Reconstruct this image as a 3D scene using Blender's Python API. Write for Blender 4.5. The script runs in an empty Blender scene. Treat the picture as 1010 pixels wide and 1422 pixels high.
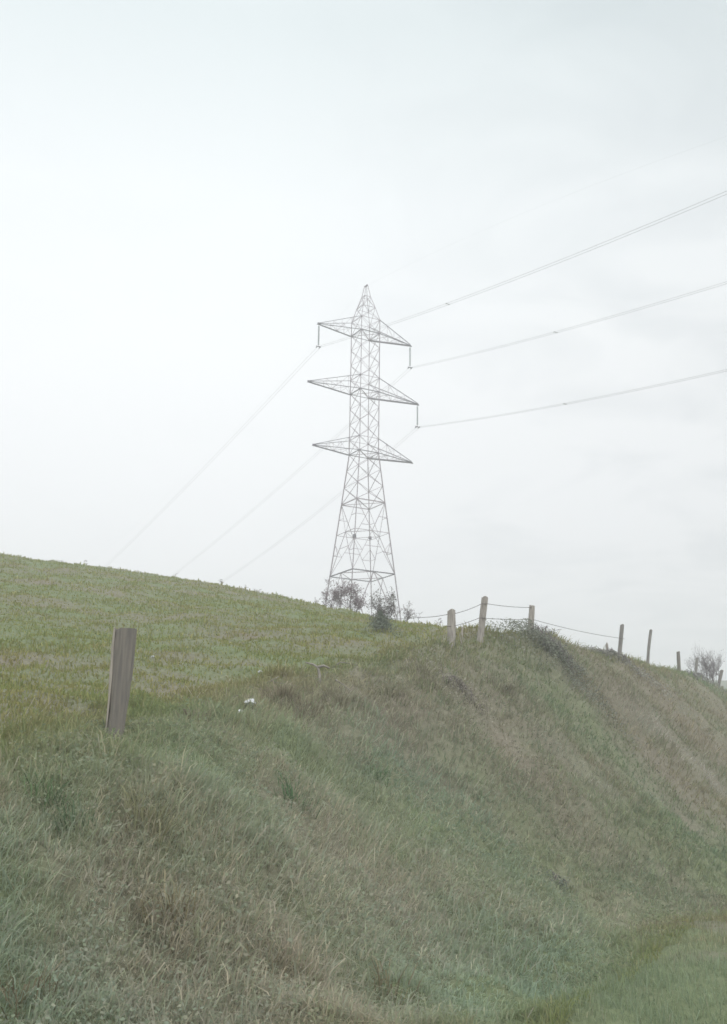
import bpy, bmesh, math, random
import numpy as np
from mathutils import Vector, Matrix, Quaternion

random.seed(11)
R = np.random.RandomState(5)
scene = bpy.context.scene
COL = scene.collection

# ---------------------------------------------------------------- camera
cam_data = bpy.data.cameras.new('camera')
cam = bpy.data.objects.new('camera', cam_data)
COL.objects.link(cam)
scene.camera = cam
cam_data.sensor_fit = 'VERTICAL'
cam_data.sensor_height = 24.0
cam_data.lens = 24.0 * 1525.0 / 1422.0
cam_data.clip_start = 0.1
cam_data.clip_end = 6000
cam.location = (0, 0, 1.6)
_q = Matrix.Rotation(0.2520, 4, 'X') @ Matrix.Rotation(math.pi / 2, 4, 'X') @ Matrix.Rotation(0.0145, 4, 'Z')
cam.rotation_euler = _q.to_euler()
scene.render.resolution_x, scene.render.resolution_y = 727, 1024

# ---------------------------------------------------------------- sky and light (bright overcast)
SUN_EL, SUN_ROT = math.radians(55), math.radians(160)
world = bpy.data.worlds.new('World'); scene.world = world
world.use_nodes = True
nt = world.node_tree; nt.nodes.clear()
N = nt.nodes.new; L = nt.links.new
tc = N('ShaderNodeTexCoord')
sky = N('ShaderNodeTexSky'); sky.sky_type = 'NISHITA'; sky.sun_disc = False
sky.sun_elevation = SUN_EL; sky.sun_rotation = SUN_ROT; sky.air_density = 1.0; sky.dust_density = 3.0
bg_sky = N('ShaderNodeBackground'); bg_sky.inputs['Strength'].default_value = 0.10
L(sky.outputs[0], bg_sky.inputs['Color'])
sep = N('ShaderNodeSeparateXYZ'); L(tc.outputs['Generated'], sep.inputs[0])
ramp = N('ShaderNodeValToRGB'); L(sep.outputs['Z'], ramp.inputs[0])
el = ramp.color_ramp.elements
el[0].position = 0.0; el[0].color = (0.80, 0.81, 0.85, 1)
el[1].position = 1.0; el[1].color = (0.66, 0.73, 0.76, 1)
for p, c in ((0.12, (0.935, 0.93, 0.96)), (0.22, (0.92, 0.922, 0.955)), (0.38, (0.915, 0.93, 0.95)), (0.50, (0.85, 0.885, 0.905)), (0.62, (0.69, 0.755, 0.775))):
    e = el.new(p); e.color = (*c, 1)
# soft flat cloud streaks, laid out on a plane high overhead
addz = N('ShaderNodeMath'); addz.operation = 'ADD'; addz.inputs[1].default_value = 0.12; L(sep.outputs['Z'], addz.inputs[0])
dx = N('ShaderNodeMath'); dx.operation = 'DIVIDE'; L(sep.outputs['X'], dx.inputs[0]); L(addz.outputs[0], dx.inputs[1])
dy = N('ShaderNodeMath'); dy.operation = 'DIVIDE'; L(sep.outputs['Y'], dy.inputs[0]); L(addz.outputs[0], dy.inputs[1])
cmb = N('ShaderNodeCombineXYZ'); cmb.inputs[2].default_value = 4.3; L(dx.outputs[0], cmb.inputs[0]); L(dy.outputs[0], cmb.inputs[1])
n1 = N('ShaderNodeTexNoise'); n1.inputs['Scale'].default_value = 3.1; n1.inputs['Detail'].default_value = 6; n1.inputs['Roughness'].default_value = 0.5
n1.inputs['Distortion'].default_value = 0.6
L(cmb.outputs[0], n1.inputs['Vector'])
cr = N('ShaderNodeValToRGB'); L(n1.outputs[0], cr.inputs[0])
cr.color_ramp.elements[0].position = 0.46; cr.color_ramp.elements[0].color = (1, 1, 1, 1)
cr.color_ramp.elements[1].position = 0.66; cr.color_ramp.elements[1].color = (0.88, 0.89, 0.90, 1)
# the cloud deck is a little thinner (brighter) to the left of the pylon, thicker to the right
lr = N('ShaderNodeMapRange'); L(sep.outputs['X'], lr.inputs[0])
lr.inputs['From Min'].default_value = -0.1; lr.inputs['From Max'].default_value = 0.45
lr.inputs['To Min'].default_value = 1.04; lr.inputs['To Max'].default_value = 0.87
cl = N('ShaderNodeMapRange'); L(sep.outputs['X'], cl.inputs[0]); cl.inputs['From Min'].default_value = -0.08; cl.inputs['From Max'].default_value = 0.22
cl.inputs['To Min'].default_value = 0.15
cm = N('ShaderNodeMix'); cm.data_type = 'RGBA'; cm.inputs[6].default_value = (1, 1, 1, 1)
L(cl.outputs[0], cm.inputs[0]); L(cr.outputs[0], cm.inputs[7])
m1 = N('ShaderNodeVectorMath'); m1.operation = 'MULTIPLY'; L(ramp.outputs[0], m1.inputs[0]); L(cm.outputs[2], m1.inputs[1])
m2 = N('ShaderNodeVectorMath'); m2.operation = 'SCALE'; L(m1.outputs[0], m2.inputs[0]); L(lr.outputs[0], m2.inputs['Scale'])
bg_c = N('ShaderNodeBackground'); bg_c.inputs['Strength'].default_value = 1.0; L(m2.outputs[0], bg_c.inputs['Color'])
mix = N('ShaderNodeMixShader'); mix.inputs[0].default_value = 0.96
L(bg_sky.outputs[0], mix.inputs[1]); L(bg_c.outputs[0], mix.inputs[2])
wo = N('ShaderNodeOutputWorld'); L(mix.outputs[0], wo.inputs[0])

sun_d = bpy.data.lights.new('sun', 'SUN'); sun_d.energy = 1.5; sun_d.angle = math.radians(35); sun_d.color = (1.0, 0.98, 0.95)
sun = bpy.data.objects.new('sun', sun_d); COL.objects.link(sun)
_sd = Vector((math.sin(SUN_ROT) * math.cos(SUN_EL), math.cos(SUN_ROT) * math.cos(SUN_EL), math.sin(SUN_EL)))
sun.rotation_euler = _sd.to_track_quat('Z', 'Y').to_euler()

vs = scene.view_settings
scene.display_settings.display_device = 'sRGB'
vs.view_transform = 'Standard'; vs.look = 'None'; vs.gamma = 1.0; vs.use_curve_mapping = False
vs.exposure = 0.35
scene.render.engine = 'CYCLES'
cy = scene.cycles
cy.max_bounces = 6; cy.diffuse_bounces = 4; cy.glossy_bounces = 2; cy.transmission_bounces = 3
cy.volume_bounces = 2; cy.transparent_max_bounces = 6
cy.use_adaptive_sampling = False
cy.use_denoising = True
cy.filter_width = 1.6 if hasattr(cy, 'filter_width') else 1.5

# ---------------------------------------------------------------- terrain maths
PITCH, ROLL, FPX, CX, CY, CAMZ = 0.2520, 0.0145, 1525.0, 505.0, 711.0, 1.6

def ray(px, row):
    """direction (x/y, z/y) seen at a photograph pixel"""
    a, b = (px - CX) / FPX, (CY - row) / FPX
    c, s = math.cos(ROLL), math.sin(ROLL)
    u, v = c * a - s * b, s * a + c * b
    cp, sp = math.cos(PITCH), math.sin(PITCH)
    yy, zz = cp - v * sp, sp + v * cp
    return u / yy, zz / yy

def at(px, row, y):
    t, e = ray(px, row)
    return (t * y, y, CAMZ + e * y)

def project(x, y, z):
    z = z - CAMZ
    cp, sp = math.cos(PITCH), math.sin(PITCH)
    yc, zc = y * cp + z * sp, -y * sp + z * cp
    u, v = x / yc, zc / yc
    c, s = math.cos(ROLL), math.sin(ROLL)
    return CX + FPX * (c * u + s * v), CY - FPX * (-s * u + c * v)

CREST_PX = [(0,1062,9.0,3.5),(155,1040,9.9,3.6),(300,1003,12.8,4.4),(445,945,18,5.4),(627,908,23,6.4),(667,900,25.5,6.8),
            (738,891,28,7),(764,887,29.5,7.2),(800,907,32,7.6),(860,916,36,8),(901,923,41,8.5),(942,934,47,9),(966,943,53,9),(1003,960,62,9),
            (1060,985,78,9)]
CREST = [(*at(a,b,c),w) for a,b,c,w in CREST_PX]
CREST = [(-13,-18,3.0,3.4),(-8,-4,2.6,3.4),(-6.0,2.5,2.4,3.4),(-4.4,7.0,2.1,3.5)] + CREST + [(52,118,4,9),(110,190,0,9)]
SKY_PX = [(0,772,60),(50,781,61),(100,790,62),(200,804,60),(300,818,58),(400,839,56),(450,845,54),(500,856,50),(555,866,46),(600,871,40),(628,874,36)]
CTRL = [c[:3] for c in CREST] + [at(*p) for p in SKY_PX] + [
    at(162,1006,11), at(162,985,12.3), (0,131,20.5),(-30,131,22),(-70,131,24),(15,120,15),(40,131,8),(60,130,4),(-20,95,17.5),(0,90,15.2),(-50,90,19.5),
    (15,80,9.0),(8,50,7.2),(10,62,7.9),(25,90,6.2),(-30,200,20),(40,200,4),(-120,150,22),(-60,60,15.5),(-30,20,6.6),(-20,0,4.0),(-40,-20,5),
    (-15,35,8.2),(-60,10,9),(-100,60,15),(30,55,5.4),(2,-10,2.4),(10,12,2.6),(25,30,3.2),(90,100,0),(4,40,7.45)]

def _tps_fit(P, lam=0.02):
    n = len(P); xy = P[:, :2] / 30.0
    d = np.sqrt(((xy[:, None] - xy[None]) ** 2).sum(-1))
    K = d  # linear-ish kernel keeps it tame
    K = d ** 2 * np.log(d + 1e-9)
    A = np.zeros((n + 3, n + 3)); A[:n, :n] = K + lam * 0.02 * np.eye(n)
    A[:n, n] = 1; A[:n, n + 1:] = xy; A[n, :n] = 1; A[n + 1:, :n] = xy.T
    return np.linalg.solve(A, np.r_[P[:, 2], 0, 0, 0]), xy

_W, _XY = _tps_fit(np.array(CTRL, float))

def tps(x, y):
    X, Y = x / 30.0, y / 30.0
    out = _W[-3] + _W[-2] * X + _W[-1] * Y
    for i in range(len(_XY)):
        d2 = (X - _XY[i, 0]) ** 2 + (Y - _XY[i, 1]) ** 2 + 1e-9
        out = out + _W[i] * d2 * 0.5 * np.log(d2)
    return out

def sstep(a, b, v):
    t = np.clip((v - a) / (b - a), 0, 1)
    return t * t * (3 - 2 * t)

_rs = np.random.RandomState(7)
_LAT = _rs.rand(256, 256)

def vnoise(x, y):
    xi, yi = np.floor(x).astype(int), np.floor(y).astype(int)
    fx, fy = x - xi, y - yi
    fx, fy = fx * fx * (3 - 2 * fx), fy * fy * (3 - 2 * fy)
    a, b = _LAT[xi & 255, yi & 255], _LAT[(xi + 1) & 255, yi & 255]
    c, d = _LAT[xi & 255, (yi + 1) & 255], _LAT[(xi + 1) & 255, (yi + 1) & 255]
    return (a + (b - a) * fx) * (1 - fy) + (c + (d - c) * fx) * fy

def fbm(x, y, o=4):
    s, a, t = 0, 1, 0
    for k in range(o):
        s = s + a * (vnoise(x * 2 ** k + 17.3 * k, y * 2 ** k + 9.1 * k) - 0.5); t += a; a *= 0.5
    return s / t

_CR = np.array(CREST)

def crest_dist(x, y):
    """signed distance outside (road side +) of the crest line and the bank width there"""
    best = np.full(x.shape, 1e9); sd = np.zeros(x.shape); w = np.zeros(x.shape)
    for i in range(len(_CR) - 1):
        ax, ay, _, wa = _CR[i]; bx, by, _, wb = _CR[i + 1]
        dx, dy = bx - ax, by - ay; L2 = dx * dx + dy * dy
        t = np.clip(((x - ax) * dx + (y - ay) * dy) / L2, 0, 1)
        qx, qy = x - ax - t * dx, y - ay - t * dy
        d = np.sqrt(qx * qx + qy * qy)
        side = np.where(qx * dy - qy * dx > 0, 1.0, -1.0)
        m = d < best
        best = np.where(m, d, best); sd = np.where(m, side * d, sd); w = np.where(m, wa + t * (wb - wa), w)
    return sd, w

MOUND = at(655, 880, 26.5)
MOUND2 = at(768, 925, 26.8)

def ground(x, y, detail=True):
    x = np.asarray(x, float); y = np.asarray(y, float)
    r = np.sqrt(x * x + y * y)
    F = tps(np.clip(x, -160, 160), np.clip(y, -60, 230))
    far = sstep(150, 420, r)
    F = F * (1 - far) + (-12.0) * far
    d, w = crest_dist(x, y)
    # a wandering edge to the bank
    if detail:
        d = d + 0.7 * fbm(x * 0.35 + 3, y * 0.35, 3) * sstep(6, 14, y)
    u = np.clip(d / w, 0, 1)
    g = 0.62 * (u * u * (3 - 2 * u)) + 0.38 * np.sin(u * math.pi / 2) ** 1.3
    z = F * (1 - g)
    bank = sstep(-1.9, 1.5, d) * (1 - sstep(0.85, 1.15, d / w))
    if detail:
        nearf = 1 - 0.6 * sstep(30, 70, r)
        n1 = fbm(x * 0.55, y * 0.55, 3); n2 = fbm(x * 1.9 + 40, y * 1.9, 4)
        z = z + bank * nearf * (0.70 * n1 + 0.34 * n2 + 0.22 * fbm(x * 4.2 + 7, y * 4.2, 3)) * np.minimum(1, r / 8)
        z = z + (1 - bank) * (0.20 * fbm(x * 0.5 + 9, y * 0.5, 3) + 0.32 * fbm(x * 1.5 + 4, y * 1.1, 4)) * (1 - sstep(80, 200, r))
        z = z - 0.05
    z = z + 0.34 * np.exp(-(((x - MOUND[0] - 0.08) / 0.55) ** 2 + ((y - MOUND[1]) / 1.0) ** 2) ** 1.2)
    if detail: z = z + np.exp(-(d / 1.3) ** 2) * sstep(7, 12, y) * 0.62 * np.clip(fbm(x * 1.3 + 50, y * 1.1 + 9, 4) + 0.05, -0.1, 1) * (1 - 0.5 * sstep(20, 30, y))
    z = z + 0.42 * np.exp(-(((x - MOUND2[0]) / 1.1) ** 2 + ((y - MOUND2[1]) / 0.8) ** 2))
    return z, bank, u, d

# ---------------------------------------------------------------- end terrain maths
# ---------------------------------------------------------------- helpers
def tag(o, label=None, cat=None, group=None, kind=None):
    if label: o['label'] = label
    if cat: o['category'] = cat
    if group: o['group'] = group
    if kind: o['kind'] = kind
    return o

def link(name, me, parent=None, mat=None):
    o = bpy.data.objects.new(name, me); COL.objects.link(o)
    if parent: o.parent = parent
    if mat and me is not None and not len(me.materials): me.materials.append(mat)
    return o

def empty(name, loc, rz=0.0):
    o = bpy.data.objects.new(name, None); COL.objects.link(o)
    o.location = loc; o.rotation_euler = (0, 0, rz); o.empty_display_size = 0.2
    return o

def raw_mesh(name, V, F, smooth=True):
    me = bpy.data.meshes.new(name); me.from_pydata([tuple(v) for v in V], [], F)
    if smooth: me.polygons.foreach_set('use_smooth', [True] * len(me.polygons))
    me.update(); return me

def tube(V, F, pts, rad, sides=5, cap=True):
    """append a tube along pts to V/F"""
    pts = [Vector(p) for p in pts]; n0 = len(V); up = Vector((0.13, 0.2, 1)).normalized()
    for i, p in enumerate(pts):
        d = (pts[min(i + 1, len(pts) - 1)] - pts[max(i - 1, 0)])
        d = d.normalized() if d.length > 1e-9 else Vector((0, 0, 1))
        a = d.cross(up)
        a = a.normalized() if a.length > 1e-3 else d.orthogonal().normalized()
        b = d.cross(a); r = rad[i] if hasattr(rad, '__len__') else rad
        for k in range(sides):
            t = 2 * math.pi * k / sides
            V.append(p + a * (r * math.cos(t)) + b * (r * math.sin(t)))
    for i in range(len(pts) - 1):
        for k in range(sides):
            k2 = (k + 1) % sides
            F.append((n0 + i * sides + k, n0 + i * sides + k2, n0 + (i + 1) * sides + k2, n0 + (i + 1) * sides + k))
    if cap:
        F.append(tuple(n0 + k for k in range(sides))[::-1])
        F.append(tuple(n0 + (len(pts) - 1) * sides + k for k in range(sides)))

def gz(x, y):
    return float(ground(np.array([x]), np.array([y]))[0][0])

# ---------------------------------------------------------------- materials
def mat_new(name):
    m = bpy.data.materials.new(name); m.use_nodes = True
    return m, m.node_tree, m.node_tree.nodes['Principled BSDF']

def mat_noise(name, c1, c2, scale=6.0, rough=0.85, bump=0.3, metallic=0.0, stretch=(1, 1, 1), detail=6, coord='Object', dist=0.02):
    m, t, b = mat_new(name)
    co = t.nodes.new('ShaderNodeTexCoord'); mp = t.nodes.new('ShaderNodeMapping'); mp.inputs['Scale'].default_value = stretch
    t.links.new(co.outputs[coord], mp.inputs[0])
    n = t.nodes.new('ShaderNodeTexNoise'); n.inputs['Scale'].default_value = scale; n.inputs['Detail'].default_value = detail
    t.links.new(mp.outputs[0], n.inputs['Vector'])
    r = t.nodes.new('ShaderNodeValToRGB'); t.links.new(n.outputs[0], r.inputs[0])
    r.color_ramp.elements[0].position = 0.35; r.color_ramp.elements[0].color = (*c1, 1)
    r.color_ramp.elements[1].position = 0.65; r.color_ramp.elements[1].color = (*c2, 1)
    t.links.new(r.outputs[0], b.inputs['Base Color'])
    b.inputs['Roughness'].default_value = rough; b.inputs['Metallic'].default_value = metallic
    if bump:
        bp = t.nodes.new('ShaderNodeBump'); bp.inputs['Strength'].default_value = bump; bp.inputs['Distance'].default_value = dist
        t.links.new(n.outputs[0], bp.inputs['Height']); t.links.new(bp.outputs[0], b.inputs['Normal'])
    return m

def mat_leaf(name, attr='col', trans=0.45, rough=0.7, sat=1.0):
    """diffuse + translucent, colour from a per-blade attribute"""
    m = bpy.data.materials.new(name); m.use_nodes = True; t = m.node_tree; t.nodes.clear()
    a = t.nodes.new('ShaderNodeAttribute'); a.attribute_name = attr
    d = t.nodes.new('ShaderNodeBsdfDiffuse'); tr = t.nodes.new('ShaderNodeBsdfTranslucent')
    mx = t.nodes.new('ShaderNodeMixShader'); mx.inputs[0].default_value = trans
    o = t.nodes.new('ShaderNodeOutputMaterial')
    t.links.new(a.outputs['Color'], d.inputs[0]); t.links.new(a.outputs['Color'], tr.inputs[0])
    t.links.new(d.outputs[0], mx.inputs[1]); t.links.new(tr.outputs[0], mx.inputs[2]); t.links.new(mx.outputs[0], o.inputs[0])
    return m

M_BLADE = mat_leaf('grass_blades')
M_STEEL = mat_noise('galvanised_steel', (0.30, 0.235, 0.275), (0.22, 0.16, 0.20), 1.2, 0.6, 0.0, 0.0)
M_STEEL_DARK = mat_noise('dark_steel', (0.075, 0.05, 0.085), (0.045, 0.035, 0.06), 1.5, 0.65, 0.0)
M_CABLE = mat_noise('aluminium_cable', (0.42, 0.42, 0.43), (0.34, 0.34, 0.35), 0.3, 0.5, 0.0)
M_GLASS = mat_noise('insulator_glaze', (0.20, 0.25, 0.26), (0.26, 0.31, 0.31), 3, 0.3, 0.0)
M_WOOD = mat_noise('weathered_wood', (0.46, 0.42, 0.385), (0.27, 0.24, 0.225), 9, 0.9, 0.6, stretch=(5, 5, 0.5), dist=0.01)
M_WOOD_GREY = mat_noise('grey_post_wood', (0.30, 0.28, 0.265), (0.19, 0.18, 0.175), 9, 0.9, 0.6, stretch=(5, 5, 0.5), dist=0.01)
M_WOOD_DARK = mat_noise('old_dark_wood', (0.235, 0.21, 0.185), (0.165, 0.15, 0.14), 7, 0.9, 0.7, stretch=(6, 6, 0.4), dist=0.012)
M_WOOD_EDGE = mat_noise('sapwood_edge', (0.46, 0.41, 0.36), (0.34, 0.30, 0.27), 8, 0.9, 0.5, stretch=(6, 6, 0.4), dist=0.01)
M_WIRE = mat_noise('rusty_wire', (0.14, 0.13, 0.13), (0.09, 0.08, 0.075), 4, 0.7, 0.0)
M_BARK = mat_noise('twig_bark', (0.24, 0.20, 0.215), (0.15, 0.125, 0.135), 8, 0.9, 0.0)
M_DEADWOOD = mat_noise('bleached_branch', (0.38, 0.35, 0.31), (0.22, 0.20, 0.18), 10, 0.9, 0.5, dist=0.005)
M_SCRAP = mat_noise('pale_scrap', (0.78, 0.79, 0.82), (0.60, 0.61, 0.64), 14, 0.6, 0.3, dist=0.004)
M_STONE = mat_noise('pale_stone', (0.62, 0.63, 0.64), (0.42, 0.42, 0.42), 12, 0.9, 0.6, dist=0.01)

# ---------------------------------------------------------------- where the growth is green, brown or straw
PATCH = [  # px, row, distance, radius, greenness change
    (60,1110,9.2,1.3,0.35), (180,1030,10.6,1.2,0.30), (440,1080,13.5,1.8,0.28), (540,1130,13.5,1.5,0.22), (300,1120,10.5,0.9,0.10),
    (850,930,34,4.0,-0.20), (900,1060,26,4.0,-0.42), (780,1080,20,3.0,-0.34), (940,1010,33,5.0,-0.30), (640,1000,19,2.2,-0.22), (560,960,19,2.0,-0.22),
    (400,965,16,1.6,-0.42), (450,945,17.5,1.2,-0.25), (150,1350,5.0,1.6,-0.10), (360,1330,7.8,1.3,-0.16), (330,1230,8.8,1.0,-0.12), (20,1300,4.5,1.4,-0.2),
    (600,1280,11,1.6,-0.22), (480,1350,9,1.2,-0.2), (620,1180,13,1.4,-0.12), (840,1250,14,2.2,0.42), (960,1180,22,4.0,0.40), (740,1350,10,1.8,0.40),
    (900,1380,10,2.0,0.32), (620,1400,8.5,0.9,0.15), (990,1400,10,1.0,-0.35), (60,880,24,4,-0.05), (180,940,17,3,-0.12), (250,900,22,3,-0.08)]
PATCH = [(*at(p[0], p[1], p[2])[:2], p[3], p[4]) for p in PATCH]

def greenness(x, y, bank, u):
    g = 0.74 * (1 - bank) + 0.60 * bank
    g = g + sstep(0.95, 1.25, u) * 0.2
    for px_, py_, r_, a_ in PATCH:
        g = g + a_ * np.exp(-((x - px_) ** 2 + (y - py_) ** 2) / (r_ * r_))
    g = g + (1 - bank) * (1.3 * fbm(x * 0.35 + 60, y * 0.9 + 20, 4))
    g = g + 0.95 * fbm(x * 0.45 + 5, y * 0.45 + 2, 3) + 0.55 * fbm(x * 2.3, y * 2.3 + 8, 3)
    return np.clip(g, 0, 1)

def grow_color(x, y, bank, u, rnd):
    """base colour of a blade: a mixture of living green, olive, dead straw and brown, plus a pale veil painted in near the camera"""
    n = len(x); g = greenness(x, y, bank, u)
    green = np.array((0.175, 0.235, 0.105)); olive = np.array((0.255, 0.265, 0.135))
    brown = np.array((0.225, 0.20, 0.145)); straw = np.array((0.385, 0.35, 0.24)); cool = np.array((0.16, 0.225, 0.145))
    g = g * (0.80 + 0.2 * bank); k = rnd.rand(n); kk = rnd.rand(n)[:, None]; j = rnd.rand(n)
    living = np.where((j < 0.5)[:, None], green, np.where((j < 0.8 - 0.3 * bank)[:, None], olive, cool))
    dead = np.where((j < 0.62)[:, None], brown, straw)
    isl = (k < 0.10 + 0.86 * g)[:, None]
    c = np.where(isl, living, dead)
    mid = living.mean(0) * g[:, None] + np.array((0.26, 0.225, 0.16)) * (1 - g[:, None])
    c = 0.62 * c + 0.38 * mid
    c = c * (0.86 + 0.28 * kk)
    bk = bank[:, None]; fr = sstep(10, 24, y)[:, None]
    c = c * (1 - bk) * np.array((1.56, 1.52, 1.12)) + c * bk * np.array((1.52, 1.50, 1.5)) * (1.32 - 0.32 * fr)  # bank brightened near the camera as part of the painted veil
    K = np.array((0.345, 0.345, 0.12)) * (1 - bk) + (np.array((0.56, 0.565, 0.56)) * (1 - fr) + np.array((0.275, 0.27, 0.20)) * fr) * bk  # near bank drawn towards pale grey: a glare veil painted into the blades
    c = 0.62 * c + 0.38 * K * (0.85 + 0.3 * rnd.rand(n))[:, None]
    # broad drifts of olive-brown and of fresher growth
    dr = np.clip(2.6 * fbm(x * 0.30 + 71, y * 0.30 + 15, 2) + 0.9 * fbm(x * 1.1 + 9, y * 1.1 + 33, 3), -0.6, 0.6)[:, None]
    c = c * (1 + dr * bk * 0.75 * np.array((-0.13, 0.02, 0.05)))
    # pale worn slip on the right of the bank: bleached, trodden-out grass
    m = np.clip(worn(x, y) * (0.5 + 1.6 * vnoise(x * 3.1, y * 3.1)), 0, 1)[:, None] * 0.9
    c = c * (1 - m) + np.array((0.60, 0.56, 0.52)) * m * (0.8 + 0.4 * rnd.rand(n))[:, None]
    return np.clip(c * (1 - 0.13 * (1 - bk)), 0, 0.7)

def ray_ground(px_, row_, y0=3.0, y1=80):
    """distance at which the view ray through a pixel first meets the ground"""
    t, e = ray(px_, row_); ys = np.geomspace(y0, y1, 1500)
    g = ground(t * ys, ys)[0]; hit = np.nonzero(CAMZ + e * ys <= g)[0]
    return float(ys[hit[0]]) if len(hit) else 20.0

WORN = []
for (a, b_), (c_, d_), r_, k_ in (((925,1025),(985,1085),0.6,1.0), ((860,985),(925,1020),0.35,0.45), ((770,1040),(840,1100),0.35,0.35), ((890,1100),(960,1150),0.3,0.3)):
    y1_, y2_ = ray_ground(a, b_), ray_ground(c_, d_)
    WORN.append((at(a, b_, y1_)[:2], at(c_, d_, y2_)[:2], r_, k_))

def worn(x, y):
    o = 0
    for (ax, ay), (bx, by), r_, k_ in WORN:
        dx, dy = bx - ax, by - ay; t = np.clip(((x - ax) * dx + (y - ay) * dy) / (dx * dx + dy * dy), 0, 1)
        o = np.maximum(o, k_ * np.exp(-((x - ax - t * dx) ** 2 + (y - ay - t * dy) ** 2) / (r_ * r_)))
    return o


# ---------------------------------------------------------------- the ground: one sheet out to the horizon
def build_ground():
    azf = np.linspace(-0.46, 0.46, 360)
    azr = np.concatenate([np.linspace(0.46, 2 * math.pi - 0.46, 110)[1:-1]])
    az = np.concatenate([azf, azr]); na = len(az)
    rr = np.concatenate([np.linspace(0.4, 3.0, 10), np.geomspace(3.1, 75, 420), np.geomspace(77, 800, 50)[1:]]); nr = len(rr)
    A, RR = np.meshgrid(az, rr)
    X = (np.sin(A) * RR).ravel(); Y = (np.cos(A) * RR).ravel()
    Z, bank, u, d = ground(X, Y)
    V = np.c_[X, Y, Z]
    i, j = np.meshgrid(np.arange(nr - 1), np.arange(na), indexing='ij')
    j2 = (j + 1) % na
    Fq = np.stack([i * na + j, i * na + j2, (i + 1) * na + j2, (i + 1) * na + j], -1).reshape(-1, 4)[:, ::-1]
    c0 = len(V); V = np.vstack([V, [[0, 0, gz(0, 0)]]])
    tri = np.array([[c0, (k + 1) % na, k] for k in range(na)])[:, ::-1]
    me = bpy.data.meshes.new('ground')
    nv, nq, ntr = len(V), len(Fq), len(tri)
    me.vertices.add(nv); me.vertices.foreach_set('co', V.ravel())
    me.loops.add(nq * 4 + ntr * 3); me.loops.foreach_set('vertex_index', np.r_[Fq.ravel(), tri.ravel()])
    me.polygons.add(nq + ntr); me.polygons.foreach_set('loop_start', np.r_[np.arange(nq) * 4, nq * 4 + np.arange(ntr) * 3])
    me.polygons.foreach_set('use_smooth', np.ones(nq + ntr, bool))
    me.update(calc_edges=True); me.validate()
    g = greenness(V[:, 0], V[:, 1], np.r_[bank, 0], np.r_[u, 1])
    at_ = me.attributes.new('green', 'FLOAT', 'POINT'); at_.data.foreach_set('value', g.astype(np.float32))
    m, t, b = mat_new('turf_and_soil')
    a = t.nodes.new('ShaderNodeAttribute'); a.attribute_name = 'green'
    co = t.nodes.new('ShaderNodeTexCoord')
    def noise(s, det=8):
        n = t.nodes.new('ShaderNodeTexNoise'); n.inputs['Scale'].default_value = s; n.inputs['Detail'].default_value = det
        n.inputs['Roughness'].default_value = 0.65; t.links.new(co.outputs['Object'], n.inputs['Vector']); return n
    na_, nb_ = noise(1.1), noise(9.0)
    add = t.nodes.new('ShaderNodeMath'); add.operation = 'MULTIPLY_ADD'; t.links.new(na_.outputs[0], add.inputs[0]); add.inputs[1].default_value = 0.9
    t.links.new(a.outputs['Fac'], add.inputs[2])
    sub = t.nodes.new('ShaderNodeMath'); sub.operation = 'SUBTRACT'; t.links.new(add.outputs[0], sub.inputs[0]); sub.inputs[1].default_value = 0.45
    rmp = t.nodes.new('ShaderNodeValToRGB'); t.links.new(sub.outputs[0], rmp.inputs[0])
    e = rmp.color_ramp.elements
    e[0].position = 0.0; e[0].color = (0.25, 0.225, 0.175, 1); e[1].position = 1.0; e[1].color = (0.205, 0.24, 0.135, 1)
    q = e.new(0.45); q.color = (0.235, 0.23, 0.165, 1)
    r2 = t.nodes.new('ShaderNodeMapRange'); t.links.new(nb_.outputs[0], r2.inputs[0]); r2.inputs['To Min'].default_value = 0.6; r2.inputs['To Max'].default_value = 1.35
    sc = t.nodes.new('ShaderNodeVectorMath'); sc.operation = 'SCALE'; t.links.new(rmp.outputs[0], sc.inputs[0]); t.links.new(r2.outputs[0], sc.inputs['Scale'])
    t.links.new(sc.outputs[0], b.inputs['Base Color']); b.inputs['Roughness'].default_value = 0.95
    b.inputs['Specular IOR Level'].default_value = 0.1
    bp = t.nodes.new('ShaderNodeBump'); bp.inputs['Strength'].default_value = 0.8; bp.inputs['Distance'].default_value = 0.06
    t.links.new(nb_.outputs[0], bp.inputs['Height']); t.links.new(bp.outputs[0], b.inputs['Normal'])
    o = link('ground', me, None, m); tag(o, kind='structure'); return o
build_ground()

# the far rise seen past the last post on the right
def build_hill():
    cx_, cy_, top = at(1040, 950, 260.0)
    V, F = [], []; n, mr = 48, 14
    for i in range(mr + 1):
        f = i / mr; r = 95 * (1 - f) + 0.5
        zz = -14 + (top + 14) * (1 - (1 - f) ** 2)
        for k in range(n):
            t = 2 * math.pi * k / n
            w_ = 1 + 0.10 * math.sin(3 * t + 1) + 0.04 * math.sin(7 * t + f * 3)
            V.append((cx_ + r * w_ * math.cos(t) * 1.3, cy_ + r * w_ * math.sin(t), zz + 0.5 * math.sin(5 * t + 8 * f)))
    for i in range(mr):
        for k in range(n):
            F.append((i * n + k, i * n + (k + 1) % n, (i + 1) * n + (k + 1) % n, (i + 1) * n + k))
    F.append(tuple(mr * n + k for k in range(n)))
    o = link('hill', raw_mesh('hill', V, F), None, mat_noise('far_hill', (0.10, 0.12, 0.07), (0.16, 0.16, 0.10), 0.15, 0.95, 0.0))
    tag(o, kind='structure')
build_hill()

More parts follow.
